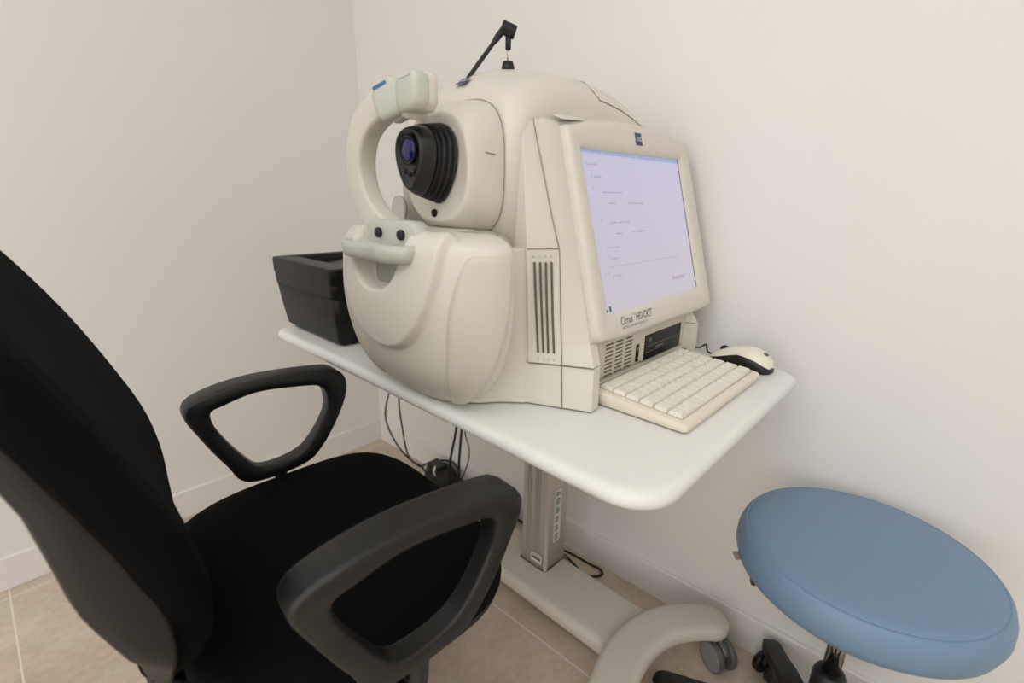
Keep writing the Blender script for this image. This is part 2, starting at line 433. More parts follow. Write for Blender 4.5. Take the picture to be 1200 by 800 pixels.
def densify(poly, n):
    P = [Vector(p) for p in poly]; L = [(P[(i+1) % len(P)]-P[i]).length for i in range(len(P))]; out = []
    for i, p in enumerate(P):
        k = max(1, round(L[i]/.012))
        for j in range(k): out.append(tuple(p.lerp(P[(i+1) % len(P)], j/k)))
    return out
outd = densify(outer, 0); cc = (.80,.98)
# put exact corner directions in
inn = [ray_rect(cc, p, inner_rect) for p in outd]
for q in inner_rect:
    i = min(range(len(inn)), key=lambda k: (Vector(inn[k])-Vector(q)).length); inn[i] = q
def mixp(a, b, t): return (a[0]+(b[0]-a[0])*t, a[1]+(b[1]-a[1])*t)
bm = new()
rings = [[bp(*p, -.014) for p in outd], [bp(*p, -.004) for p in outd]]
for t, d in ((.04,.001),(.12,.004),(.35,.005),(.7,.0045),(.86,.003),(.97,-.0005),(1.,-.003)):
    rings.append([bp(*mixp(o, i, t), d) for o, i in zip(outd, inn)])
rings.append([bp(*i, -.012) for i in inn])
loft(bm, rings, cap0=False, cap1=False)
bez_o = part(E, 'bezel', bm, M['shell'], ang=60)
bm = new(); v = [bm.verts.new(bp(x, z, -.0035)) for x, z in ((.632,.852),(.969,.856),(.969,1.107),(.632,1.103))]; bm.faces.new(v)
bm2 = bm
scr = part(E, 'screen', bm, M['screen'], smooth=False, label='lit lilac white screen with faint grey menu text')
# screen content
def quad(bm, x0, x1, z0, z1, d=-.0031, sk=0.):
    bm.faces.new([bm.verts.new(bp(x, z, d)) for x, z in ((x0,z0),(x1,z0+sk),(x1,z1+sk),(x0,z1))])
bm = new()
def words(x, z, ws, h=.0032):
    for w in ws:
        k = 0
        while k < w:
            l = min(w-k, random.uniform(.0014,.0026)); hh = h*random.choice((.6,.65,1.,.7))
            quad(bm, x+k, x+k+l*.78, z, z+hh); k += l
        x += w+.003
for x, z, ws in [(.649,1.078,(.012,.016)),(.664,1.060,(.022,)),(.682,1.037,(.024,.012,.018)),(.695,1.020,(.020,)),(.754,1.020,(.006,.022,.018)),
                 (.689,.990,(.020,.024,.012)),(.700,.973,(.020,)),(.754,.974,(.008,.020,.010)),(.675,.952,(.016,.010)),(.675,.935,(.020,)),(.681,.908,(.018,))]:
    words(x, z, ws)
for x, z in ((.656,1.060),(.655,1.040),(.665,.992),(.668,.952),(.668,.936),(.672,.906),(.670,.903)):
    bm.faces.new([bm.verts.new(bp(x+dx, z+dz, -.0031)) for dx, dz in ((0,0),(.0018,0),(.0045,.0065),(.0027,.0065))])
quad(bm, .665,.905,.9235,.9245)
part(E, 'menu_text', bm, M['menuink'], parent=scr, smooth=False)
bm = new(); quad(bm, .868,.921,.882,.890,-.0032); part(E, 'screen_button', bm, mat('button grey lilac', (120,112,120), .5, emis=(192,180,190), estr=.72), parent=scr, smooth=False)
bm = new(); 
for k in range(8): quad(bm, .871+k*.006,.8755+k*.006,.8845,.8875,-.0029)
part(E, 'button_text', bm, M['menuink'], parent=scr, smooth=False)
bm = new(); bm.faces.new([bm.verts.new(bp(x, z, -.0028)) for x, z in ((.9645,.859),(.967,.859),(.967,1.104),(.9645,1.104))]); part(E, 'bezel_gap_strip', bm, M['gloss'], smooth=False)  # dark strip standing in for the shade in the bezel gap
bm = new(); quad(bm, .646,.651,.858,.866); quad(bm, .637,.642,.858,.862); part(E, 'screen_icon', bm, mat('teal icon', (60,96,100), .5), parent=scr, smooth=False)
# badge on bezel
def badge(o, ex, ey, w, h, out):
    ex, ey, o = Vector(ex).normalized(), Vector(ey).normalized(), Vector(o); n = ex.cross(ey)
    b = new(); rows = []
    for k in range(9):
        t = -1+k/4; ww = w*(.5-.02+.045*t*t*(1 if True else 0))
        rows.append([o+ex*(-ww)+ey*(h*.5*t)+n*out, o+ex*ww+ey*(h*.5*t)+n*out])
    for r0, r1 in zip(rows, rows[1:]):
        b.faces.new([b.verts.new(p) for p in (r0[0], r0[1], r1[1], r1[0])])
    t = text_bm('ZEISS', h*.44, 0, .78)
    xs = [v.co.x for v in t.verts]; m = (min(xs)+max(xs))/2
    for v in t.verts: v.co.x -= m; v.co.y -= h*.16
    place_text(t, o+n*(out+.0006), ex, ey)
    return b, t
up_b = Vector((0,.29,1)).normalized()
b, t = badge(bp(.809,1.1255,0), (1,0,0), up_b, .021, .021, .0056)
bo = part(E, 'maker_badge', b, M['blue'], smooth=False, label='small dark blue square badge above the screen', recalc=False); part(E, 'badge_lettering', t, M['white'], parent=bo, smooth=False, recalc=False)
for s, x, z, size, it, sx in (('Cirrus', .659,.8345,.0185,.12,.74), ('HD-OCT', .706,.8345,.0185,.12,.74), ('TM',.6965,.8445,.0055,0,.8), ('SPECTRAL DOMAIN TECHNOLOGY', .661,.8275,.0058,0,.88)):
    t = text_bm(s, size, it, sx); place_text(t, bp(x, z, .0052), (1,0,0), up_b); part(E, 'model_lettering', t, M['ink'] if size > .01 else M['inkblue'], smooth=False, recalc=False)
# recessed drive panel
bm = new(); box(bm, .606,.944,.4035,.4105,.745,.812); box(bm, .602,.944,.3975,.4105,.7235,.7415)
dp = part(E, 'drive_panel', bm, M['shell2'], bevel=.002, seg=2)
bm = new()
for c in range(3):
    for r in range(9): box(bm, .650+c*.031,.672+c*.031,.4028,.4037,.7455+r*.0066,.7478+r*.0066)
part(E, 'vent_grille', bm, M['slot'], parent=dp, smooth=False)
bm = new(); box(bm, .779,.925,.4024,.4045,.743,.791)
part(E, 'drive_bay', bm, M['gloss'], parent=dp, bevel=.002, seg=2, label='gloss black disc drive bay')
bm = new(); box(bm, .785,.919,.4014,.4026,.768,.7692); box(bm, .785,.919,.4014,.4026,.757,.7578); box(bm, .82,.85,.4010,.4026,.760,.7645); box(bm, .79,.80,.4010,.4026,.778,.784)
part(E, 'drive_trim', bm, M['caster'], parent=dp, smooth=False)
bm = new(); box(bm, .7495,.7600,.4022,.4040,.748,.780)
part(E, 'port', bm, M['gloss'], parent=dp, bevel=.001, seg=2)
bm = new(); box(bm, .7525,.757,.4016,.4024,.770,.7745); box(bm, .7525,.757,.4016,.4024,.753,.757)
part(E, 'port_contact', bm, M['tyre'], parent=dp, smooth=False)
bm = new()
for k in range(8): box(bm, .769,.776,.402,.4037,.745+k*.006,.7478+k*.006)
part(E, 'drive_grip', bm, M['key'], parent=dp, smooth=False)
part(E, 'tray_slot', box(new(), .895,.945,.3948,.3962,.731,.7335), M['slot'], parent=dp, smooth=False)
# side vents and seams on the left face
def seam_s(z): return interp([(.72,.54),(.77,.57),(.86,.60),(.955,.66),(1.05,.47),(1.14,.26)], z)
def L(s, z, d=.0):
    a, b = A(z), (B(z) if z < .79 else (B(max(z,.83))[0], bez(max(z,.815))+.006)); b = b if z < .788 else (b[0], b[1]+.004) ; mm_ = Mp(z)
    if s < .57: b = mm_; s = s/.57
    else: a = mm_; s = (s-.57)/.43
    p = Vector((a[0]+(b[0]-a[0])*s, a[1]+(b[1]-a[1])*s, z))
    n = Vector((b[1]-a[1], -(b[0]-a[0]), 0)).normalized()
    return p+n*d
vf = [(.22,.30),(.40,.46),(.58,.61),(.76,.78)]
for t0, t1 in vf:
    pts = []
    for k in range(13):
        z = .938-(.938-.805)*k/12; t = t0+(t1-t0)*k/12; pts.append(L(seam_s(z)*t, z, .0012))
    part(E, 'vent_slot', sweep(new(), pts, lambda i, n: rrect(.0016,.0016,.0012,2), up=(-.9,-.45,0)), M['slot'])
for t0, t1 in vf:
    for z, t in ((.947,t0-.01),(.795,t1)):
        bm = new(); lathe_dir(bm, [(.0020,-.001),(.0020,.0010),(.001,.0012)], L(seam_s(z)*t, z, 0), L(0,z,1)-L(0,z,0), 10)
        part(E, 'vent_dimple', bm, M['palelab'])
def seam(name, pts, r=.0007, m='seam'): return part(E, name, tube(new(), pts, r, 6), M[m])
seam('seam_line', [L(seam_s(z), z, .0015) for z in [.725+(1.135-.725)*k/40 for k in range(41)]])
seam('seam_line', [L(s*.66/8, .957, .0012) for s in range(9)])
seam('seam_line', [L(s/10, .787-.0*s, .0010) for s in range(0, 11)])
# dome shaped upper body
ZT = [(.50,1.135),(.515,1.165),(.53,1.182),(.56,1.204),(.60,1.221),(.65,1.231),(.70,1.234),(.76,1.231),(.82,1.222),(.88,1.205),(.93,1.184),(.98,1.152),(1.005,1.125),(1.015,1.10)]
def dome_ring(x, ins=0., n=6, zb=.9555):
    zt = cr(ZT, x)-ins; yn = .497+ins; yf = .785-ins; r = .055
    pts = [(yn+.002, zb+ins*0)]
    zt2 = zt
    for k in range(n*2+1):
        a = radians(180-90*k/(n*2)); pts.append((yn+r+r*cos(a)*1.0, zt2-.018-r+r*sin(a)))
    for k in range(1, 8):
        u = k/8; pts.append((yn+r+(yf-yn-2*r)*u, zt2-.018+.018*sin(pi*u)))
    for k in range(n*2+1):
        a = radians(90-90*k/(n*2)); pts.append((yf-r+r*cos(a), zt2-.018-r+r*sin(a)))
    pts.append((yf-.002, zb))
    return [(x, y, z) for y, z in pts]
xs = [(.522,.030),(.5225,.022),(.526,.013),(.532,.006),(.540,.002),(.55,0)]+[(.57+.02*k,0) for k in range(21)]+[(.985,0),(.998,.004),(1.006,.012),(1.010,.022)]
bm = new(); loft(bm, [dome_ring(x, i) for x, i in xs]); part(E, 'upper_body', bm, M['shell'], ang=60)
def dome_near(x, k):      # point on the near shoulder; k 0..12
    p = dome_ring(x)[1+k]; c = Vector((x, .497+.055, p[2] if False else cr(ZT,x)-.073)); v = (Vector(p)-Vector((x,.552,cr(ZT,x)-.073))).normalized()
    return Vector(p)+v*.0006
cov = [dome_near(.728, 8), dome_near(.731, 6), dome_near(.735,4)]
cov = [dome_near(.715,11), dome_near(.717,8), dome_near(.720,5), dome_near(.732,3), dome_near(.755,3)]+[dome_near(x, 3) for x in (.80,.84,.88,.92,.95,.98)]
seam('cover_seam', cov)
# blue badge on the dome front
def dome_top(x, y): return Vector((x, y, cr(ZT, x)-.018+.018*sin(pi*max(0,min(1,(y-.552)/.178)))))
bm = new(); prism(bm, round_poly([(.53,.515),(.985,.515),(.985,.792),(.53,.792)], .03, 5), .7868, .97); part(E, 'rear_body', bm, M['shell'], ang=60)
# lens head
def sup(cy, cz, hw, hh, x, n=2.8, N=48, skew=0.):
    out = []
    for k in range(N):
        a = 2*pi*k/N; y = hw*spow(cos(a), 2/n); z = hh*spow(sin(a), 2/n)
        out.append((x+skew*z, cy+y, cz+z))
    return out
bm = new()
st = [(.540,.601,1.066,.088,.097,3.2),(.52,.601,1.066,.0885,.0965,3.2),(.505,.600,1.066,.088,.094,3.1),(.49,.598,1.066,.085,.090,3.0),(.476,.595,1.066,.0805,.084,2.8),(.4665,.593,1.066,.076,.079,2.6),(.4622,.5925,1.066,.0735,.076,2.5),(.4605,.592,1.066,.0705,.073,2.5),(.4612,.592,1.066,.0665,.068,2.4),(.4635,.592,1.066,.058,.058,2.3)]
loft(bm, [sup(a[1], a[2], a[3], a[4], a[0], a[5], skew=-.0) for a in st])
hd = part(E, 'lens_head', bm, M['shell'], ang=60)
part(E, 'head_seam', tube(new(), [Vector(p)+Vector((0,(p[1]-.603)*.004,(p[2]-1.073)*.004)) for p in sup(.601,1.066,.0885,.0968,.5215,3.2)], .0007, 6, closed=True), M['seam'], parent=hd)
part(E, 'release_mark', tube(new(), [(.486,.5135,1.086),(.494,.5125,1.0845),(.503,.512,1.084)], .0009, 6), M['seam'], parent=hd)
part(E, 'sensor_hole', lathe_dir(new(), [(.006,-.002),(.006,.0012),(.004,.0016)], (.4612,.598,1.0025), (-1,0,-.25), 20), M['gloss'], parent=hd)
# bellows and nose
def tri(cy, cz, hw, hh, x, N=48):
    out = []
    for k in range(N):
        a = 2*pi*k/N; s = sin(a)
        y = hw*spow(cos(a), .9)*(1+.20*s-.12*(s < 0)*s*s); z = hh*s*(1.0 if s > 0 else 1.12)
        out.append((x, cy+y, cz+z))
    return out
bm = new(); rings = []
for k in range(29):
    u = k/28; x = .464-.031*u; w = .5-.5*cos(2*pi*u*3.5)
    s = 1-.13*u+.13*(w-.5)
    rings.append(tri(.5865, 1.074+.002*u, .0425*s, .049*s, x))
loft(bm, rings); bl = part(E, 'bellows', bm, M['rubber'], label='black rubber bellows around the lens')
bm = new()
loft(bm, [tri(.587,1.076,.037,.043,.434), tri(.587,1.076,.0375,.0435,.429), tri(.587,1.076,.036,.0425,.4225), tri(.587,1.077,.031,.039,.4135), tri(.587,1.077,.029,.037,.4105), tri(.587,1.077,.0265,.0345,.4098), tri(.587,1.078,.0245,.0315,.4125)])
ns = part(E, 'lens_nose', bm, M['blackp'])
bm = new(); lathe_dir(bm, [(.0150,0),(.0190,0),(.0190,.0035),(.0175,.0042),(.0155,.002)], (.4130,.587,1.087), (-1,0,0), 32)
part(E, 'lens_ring', bm, M['gloss'], parent=ns)
bm = new(); lathe_dir(bm, [(.0155,0),(.0153,.0012),(.012,.003),(.007,.0042),(.001,.0046)], (.4124,.587,1.087), (-1,0,0), 32)
part(E, 'lens_glass', bm, M['lens'], parent=ns, label='deep blue coated lens')
bm = new()
for y, z in ((.597,1.060),(.587,1.056),(.577,1.060)): lathe_dir(bm, [(.0032,0),(.0032,.0012),(.002,.0014)], (.4124,y,z), (-1,0,0), 14)
part(E, 'nose_hole', bm, M['gloss'], parent=ns)  # dark discs drawn for the small holes under the lens
# track between head and lower shell
bm = new()
tra = round_poly([(.440,.470),(.494,.492),(.494,.72),(.440,.73)], [.03,.01,.01,.03], 5)
trb = round_poly([(.446,.478),(.492,.497),(.492,.715),(.446,.723)], [.03,.01,.01,.03], 5)
loft(bm, [[(x, y, z) for x, y in q] for q, z in ((tra,.957),(tra,.978),(trb,.981))])
part(E, 'slide_track', bm, M['track'], ang=40)
# lower shell (patient side)
XB2 = .456; YC = .608
BW = [(.7235,.078),(.727,.090),(.735,.105),(.75,.124),(.775,.146),(.80,.160),(.84,.172),(.88,.178),(.92,.1785),(.95,.1765),(.962,.1735),(.970,.166),(.974,.155)]
XF = [(.7235,.430),(.727,.422),(.735,.414),(.75,.400),(.775,.385),(.80,.376),(.84,.368),(.88,.365),(.92,.367),(.95,.371),(.962,.375),(.970,.382),(.974,.392)]
NB = 2.25
def shell_pt(phi, z, d=0.):
    b = cr(BW, z); xf = cr(XF, z)
    s, c = sin(phi), cos(phi)
    p = Vector((XB2-(XB2-xf)*spow(c, 2/NB), YC+b*spow(s, 2/NB), z))
    if d: 
        e = 1e-3
        q = shell_pt(phi+e, z)-shell_pt(phi-e, z); w = shell_pt(phi, min(z+e,.974))-shell_pt(phi, max(z-e,.7235))
        n = q.cross(w).normalized()
        if n.x*(-c)+n.y*s < 0: n = -n
        p = p+n*d
    return p
def phi_of(y, z):
    b = cr(BW, z); t = max(-1, min(1, (y-YC)/b)); return math.asin(spow(t, NB/2))
def disp(y, z):
    d = 0
    S = abs((y-.603)/.116)**2.2+(max(0,(.985-z))/.170)**2.2
    d += .011*sstep(1.06,.90,S)
    S2 = abs((y-.608)/.064)**2.4+(max(0,(1.0-z))/.100)**2.4
    d -= .024*sstep(1.05,.86,S2)
    return d
bm = new(); rings = []
zs = [.7235,.7245,.7260,.728,.731,.735]+[.740+.0026*k for k in range(86)]
zs = [z for z in zs if z < .960]+[.962,.965,.968,.970,.972,.974]
NP = 150
for z in zs:
    bk = cr(BW,z); r = [(.54, YC-bk+.075, z), (.50, YC-bk+.055, z), (.482, YC-bk+.034, z), (.468, YC-bk+.010, z), (.462, YC-bk+.003, z)]
    for k in range(NP+1):
        phi = -pi/2+pi*k/NP; p = shell_pt(phi, z); d = disp(p.y, z)*(1 if cos(phi) > .15 else cos(phi)/.15)
        r.append(shell_pt(phi, z, d) if abs(d) > 1e-5 else p)
    r += [(.462, YC+bk-.003, z), (.468, YC+bk-.010, z), (.482, YC+bk-.034, z), (.50, YC+bk-.055, z), (.54, YC+bk-.075, z)]
    rings.append(r)
# close over the top
cx = .50
last = rings[-1]
for t, dz in ((.05,.0025),(.12,.004),(.3,.006),(.6,.008)):
    rings.append([Vector((p[0]+(cx-p[0])*t*.8, p[1]+(YC-p[1])*t, .974+dz)) for p in [Vector(q) for q in last]])
loft(bm, rings)
part(E, 'lower_shell', bm, M['shell'], ang=80)
# raised side panel on the shell, near side
PL = [(.735,.524),(.75,.515),(.78,.503),(.83,.490),(.86,.485),(.89,.480),(.92,.473),(.95,.463),(.958,.458)]
def panel(side):
    bm = new(); rows = []
    zr = [.7345+(.957-.7345)*k/50 for k in range(51)]
    for z in zr:
        y0 = cr(PL, z)
        ph0 = phi_of(y0, z); ph1 = -pi/2+.004
        # lower part of the back edge pulls in
        back = interp([(.73,.72),(.76,.42),(.80,.22),(.86,.08),(.90,.02),(.955,.0)], z)
        ph1 = ph1+(ph0-ph1)*back*.75
        row = []
        for k in range(25):
            u = k/24; e = min(u, 1-u, (z-.7345)/.05, (.957-z)/.05); d = .0085*sstep(-.0, .09, e)-.0012
            ph = ph0+(ph1-ph0)*u
            p = shell_pt(ph, z, d)
            if side: p = Vector((p.x, 2*YC-p.y, p.z))
            row.append(p)
        rows.append(row)
    loft(bm, rows, closed=False)
    return bm
for s in (0, 1):
    o = part(E, 'side_panel', panel(s), M['shell2'])
# chin rest
bm = new()
lob = []
N = 48
for k in range(N):
    a = 2*pi*k/N
    x = .366+.030*spow(sin(a), .9); y = .602+.080*spow(cos(a), .8)
    pin = .012*math.exp(-((y-.600)/.024)**2)
    if x < .366: x += pin*min(1,(.366-x)/.02)
    lob.append((x, y))
def lobe_off(s): return [(.366+(x-.366)*s, .602+(y-.602)*(1-(1-s)*.45)) for x, y in lob]
loft(bm, [[(x, y, z) for x, y in lobe_off(s)] for s, z in ((.70,.942),(.90,.944),(1.,.951),(1.02,.958),(.98,.964),(.86,.966),(.70,.963),(.4,.961))])
chin = part(E, 'chin_rest', bm, M['grey'], ang=60, label='grey double cup chin rest')
bm = new()
sec = [(a, b) for a, b in rrect(.062,.023,.018,5)]
def cr_plate(x, s, zc=.972): return [(x, .592+a*s, zc+b*s) for a, b in sec]
loft(bm, [cr_plate(.402,.95), cr_plate(.400,1.), cr_plate(.384,1.), cr_plate(.3805,.97), cr_plate(.379,.90)])
part(E, 'chin_plate', bm, M['grey'], parent=chin, ang=60)
for y in (.618,.563):
    part(E, 'rubber_pin', lathe_dir(new(), [(.0072,0),(.0072,.004),(.0062,.0055),(.002,.006)], (.3795,y,.977), (-1,0,0), 20), M['rubber'], parent=chin)
bm = new(); box(bm, .379,.408,.563,.640,.896,.95); part(E, 'chin_lift', bm, M['track'], parent=chin, bevel=.010, seg=4)
part(E, 'lift_slot', box(new(), .3772,.380,.5675,.5705,.903,.945), M['slot'], parent=chin, smooth=False)
# head rest arc
bm = new()
arcp = spline([(.4125,.560,1.140),(.4125,.60,1.150),(.4125,.652,1.143),(.4125,.695,1.117),(.4125,.714,1.076),(.4125,.709,1.036),(.4125,.688,1.004),(.4125,.655,.983),(.4125,.615,.970),(.4125,.59,.966)], 6)
sweep(bm, arcp, lambda i, n: rrect(.0165, .0255-.006*(i/(n-1)), .009, 4), up=(1,0,0)) if False else None
def arcsec(i, n): return [(b, a) for a, b in rrect(.0155, .0212-.002*abs(2*i/(n-1)-.9), .0055, 4)]
sweep(bm, arcp, arcsec, up=(1,0,0))
arc = part(E, 'headrest_arc', bm, M['shell2'] if False else M['shell'], ang=60)
# forehead pad, two lobes
def lobe(cy, cz, w, h, yaw, tilt, x0):
    b = new(); R = Matrix.Rotation(yaw, 3, 'Z') @ Matrix.Rotation(tilt, 3, 'X')
    for s0, (ss) in ((0, [(0.012,.90),(.010,.98),(.006,1.),(-.003,1.0),(-.007,.96),(-.0095,.86),(-.0105,.6),(-.011,.2)]),):
        rings = []
        for x, s in ss:
            rings.append([Vector((x0, cy, cz))+R @ Vector((x, a*s, c*s)) for a, c in rrect(w, h, min(w,h)*.62, 6)])
        loft(b, rings)
    return b
fp = None
for i, (cy, cz, w, h, yaw, tilt, x0) in enumerate(((.596,1.1475,.0255,.0235,.22,-.28,.394),(.546,1.1500,.0265,.0222,-.12,.0,.391))):
    b = lobe(cy, cz, w, h, yaw, tilt, x0); o = part(E, 'forehead_pad', b, M['grey'], parent=arc, ang=60)
    b = lobe(cy, cz, w*1.02, h*1.02, yaw, tilt, x0+.012); part(E, 'pad_backing', b, M['shell'], parent=arc, ang=60)
    R = Matrix.Rotation(yaw, 3, 'Z') @ Matrix.Rotation(tilt, 3, 'X')
    b = new(); y0, y1 = ((-.008,.016) if i == 0 else (-.015,.013))
    z0, z1 = .0150,.0192
    vs = [Vector((x0, cy, cz))+R @ Vector((-.0106, y, z)) for y, z in ((y0,z0),(y1,z0),(y1,z1),(y0,z1))]
    b.faces.new([b.verts.new(v+Vector((-.0004,0,0))) for v in vs])
    part(E, 'pad_sticker', b, M['blue2'] if i == 0 else M['palelab'], parent=arc, smooth=False)
part(E, 'pad_bracket', box(new(), .402,.424,.560,.590,1.138,1.156), M['shell'], parent=arc, bevel=.004)
# clear plates behind the arc
bm = new(); lathe_dir(bm, [(.022,0),(.022,.002)], (.50,.745,1.005), (-1,0,0), 32)
part(E, 'clear_disc', bm, M['clear'], smooth=False)
# small dark-edged plate on top of the housing
bm = new(); loft(bm, [[(x, y, 1.1395+(y-.482)*.45+d) for x, y in ((.596,.4885),(.607,.4765),(.688,.4925),(.672,.508))] for d in (0,.0025)]); part(E, 'top_plate', bm, M['palelab'], smooth=False, bevel=.0008)
# fixation arm on the top
X0, Y0 = .634, .617
zt = dome_top(X0, Y0).z
bm = new(); lathe(bm, [(.0105,-.004),(.0105,.002),(.0085,.010),(.006,.011)], (X0, Y0, zt), 24)
fa = part(E, 'fixation_arm', bm, M['rubber'], label='thin black jointed arm standing on top of the scanner')
bm = new(); lathe(bm, [(.0024,.008),(.0024,.032)], (X0, Y0, zt), 12); part(E, 'arm_rod', bm, M['brass'], parent=fa)
bm = new(); lathe(bm, [(.0046,.028),(.0046,.050)], (X0, Y0, zt), 14); part(E, 'arm_sleeve', bm, M['rubber'], parent=fa)
J = Vector((X0, Y0, zt+.056)); ax = Vector((.70,-.55,-.30)).normalized()
bm = new(); lathe_dir(bm, [(.007,-.012),(.0098,-.0115),(.0102,-.009),(.0102,.009),(.0098,.0115),(.007,.012)], J, ax, 24); part(E, 'arm_joint', bm, M['rubber'], parent=fa)
Kk = Vector((.563,.640,zt-.026)); st_ = J-ax*.007
def rr(t): return .0052 if t < .36 else .0034 if t < .93 else .0034*(1-(t-.93)/.08)
bm = new(); tube(bm, [st_.lerp(Kk, t) for t in (0,.05,.12,.2,.3,.355,.37,.5,.7,.9,.95,1.)], rr, 12); part(E, 'arm_boom', bm, M['rubber'], parent=fa)

# dome front badge
pb = dome_top(.546,.625)
xd = (dome_top(.560,.625)-dome_top(.534,.625)).normalized()
b, t = badge(pb, (0,-1,0), xd, .022, .020, .0030)
bo = part(E, 'maker_badge', b, M['blue'], smooth=False, recalc=False, label='small blue badge on the top front of the dome'); part(E, 'badge_lettering', t, M['white'], parent=bo, smooth=False, recalc=False)

# ------------------------------------------------------------------ keyboard
K = Frame('keyboard', 'compact cream keyboard with off-white keys in front of the scanner screen', 'keyboard', (.74, .315, .72))
kx0, kx1, ky0, ky1 = .597, .900, .235, .392
def kz(y): return .7345+.010*(y-ky0)/(ky1-ky0)
bm = new()
pl = round_poly([(kx0,ky0),(kx1,ky0),(kx1,ky1),(kx0,ky1)], .008, 4)
loft(bm, [[(x, y, .7215) for x, y in off_poly(pl,.004)], [(x, y, .7235) for x, y in off_poly(pl,.0)], [(x, y, kz(y)-.004) for x, y in pl], [(x, y, kz(y)-.001) for x, y in off_poly(pl,.0015)], [(x, y, kz(y)) for x, y in off_poly(pl,.004)]])
part(K, 'case', bm, M['kb'], ang=60)
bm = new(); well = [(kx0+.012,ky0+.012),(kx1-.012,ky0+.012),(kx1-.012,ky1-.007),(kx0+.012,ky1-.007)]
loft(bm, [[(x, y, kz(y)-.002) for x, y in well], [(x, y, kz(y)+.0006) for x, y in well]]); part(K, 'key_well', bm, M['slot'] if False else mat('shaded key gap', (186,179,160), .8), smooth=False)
def keycap(x0, x1, y0, y1):
    b = new(); g = .0008; t = .0022; h = .0062
    loft(b, [[(x, y, kz(y)) for x, y in ((x0+g,y0+g),(x1-g,y0+g),(x1-g,y1-g),(x0+g,y1-g))],
             [(x, y, kz(y)+h*.75) for x, y in ((x0+g+t*.6,y0+g+t*.5),(x1-g-t*.6,y0+g+t*.5),(x1-g-t*.6,y1-g-t*.6),(x0+g+t*.6,y1-g-t*.6))],
             [(x, y, kz(y)+h) for x, y in ((x0+g+t,y0+g+t),(x1-g-t,y0+g+t),(x1-g-t,y1-g-t),(x0+g+t,y1-g-t))]])
    return b
rowsK = [[1]*14, [1]*13+[1.0], [1.5]+[1]*11+[1.5], [1.75]+[1]*10+[2.25], [1.3,1,1,1,1,1,1,1,1,1,1,1,1.7], [1,1,1,1,4.6,1,1,1,1.2,1.2]]
wx0, wx1 = kx0+.013, kx1-.013; wy0, wy1 = ky0+.013, ky1-.008; rh = (wy1-wy0)/6
for r, row in enumerate(rowsK):
    tot = sum(row); x = wx0; y1 = wy1-r*rh
    for w in row:
        dx = w/tot*(wx1-wx0)
        part(K, 'key', keycap(x, x+dx, y1-rh, y1), M['key'], smooth=False); x += dx

# ------------------------------------------------------------------ mouse
MO = Frame('computer_mouse', 'cream and black computer mouse beside the keyboard near the table end', 'mouse', (.955,.295,.72))
def mouse_ring(t, lo, hi, wsc=1.):
    # t along length 0 (tail, -Y) .. 1 (nose, +Y)
    d = Vector((.12,.99,0)).normalized(); s = Vector((d.y,-d.x,0)); c = Vector((.955,.288,0))+d*((t-.5)*.116)
    w = .030*wsc*cr([(0,.35),(.04,.66),(.12,.86),(.3,1.),(.55,.93),(.8,.95),(.95,.78),(1,.45)], t)
    h = .039*cr([(0,.40),(.05,.62),(.18,.92),(.38,1.),(.65,.82),(.88,.52),(1,.30)], t)
    return c, s, w, h
def mouse_part(a, b, under):
    bm = new(); rings = []
    for k in range(25):
        t = k/24; c, s, w, h = mouse_ring(t, 0, 1)
        ring = []
        for q in range(25):
            u = -1+q/12
            prof_h = h*(1-abs(u)**2.6)**.55 if abs(u) < 1 else 0
            cut = h*interp([(0,.50),(.5,.66),(1,.42)], t)
            if under: z = min(prof_h, cut+.0015); ww = w*.975
            else: z = max(prof_h, cut); ww = w
            if not under and prof_h < cut: # wrap to edge
                uu = math.copysign((max(0.,1-(cut/h)**(1/.55)))**(1/2.6), u); ring.append(c+s*(ww*uu)+Vector((0,0,.7225+cut)))
            else: ring.append(c+s*(ww*u)+Vector((0,0,.7225+z)))
        if under: ring += [c+s*(w*.9)+Vector((0,0,.721)), c-s*(w*.9)+Vector((0,0,.721))]
        rings.append(ring)
    loft(bm, rings)
    return bm
part(MO, 'body', mouse_part(0,1,True), M['blackp'], ang=60)
part(MO, 'top_shell', mouse_part(0,1,False), M['mouse'], ang=60)
c, s, w, h = mouse_ring(.80, 0, 1)
part(MO, 'scroll_wheel', lathe_dir(new(), [(.008,-.003),(.009,-.002),(.009,.002),(.008,.003)], c+Vector((0,0,.7225+h*.86)), s, 20), M['rubber'])
c, s, w, h = mouse_ring(.13, 0, 1)
part(MO, 'emblem', lathe_dir(new(), [(.0055,0),(.0055,.0010),(.001,.0012)], c+Vector((0,0,.7222+h*.995)), (-.05,-.35,.93), 20), M['caster'])
part(MO, 'cable', tube(new(), [(.963,.344,.728),(.966,.358,.730),(.976,.366,.740),(.984,.372,.738),(.99,.384,.728),(.998,.40,.7235),(1.004,.43,.7225)], .0018, 8, smoothn=5), M['rubber'])

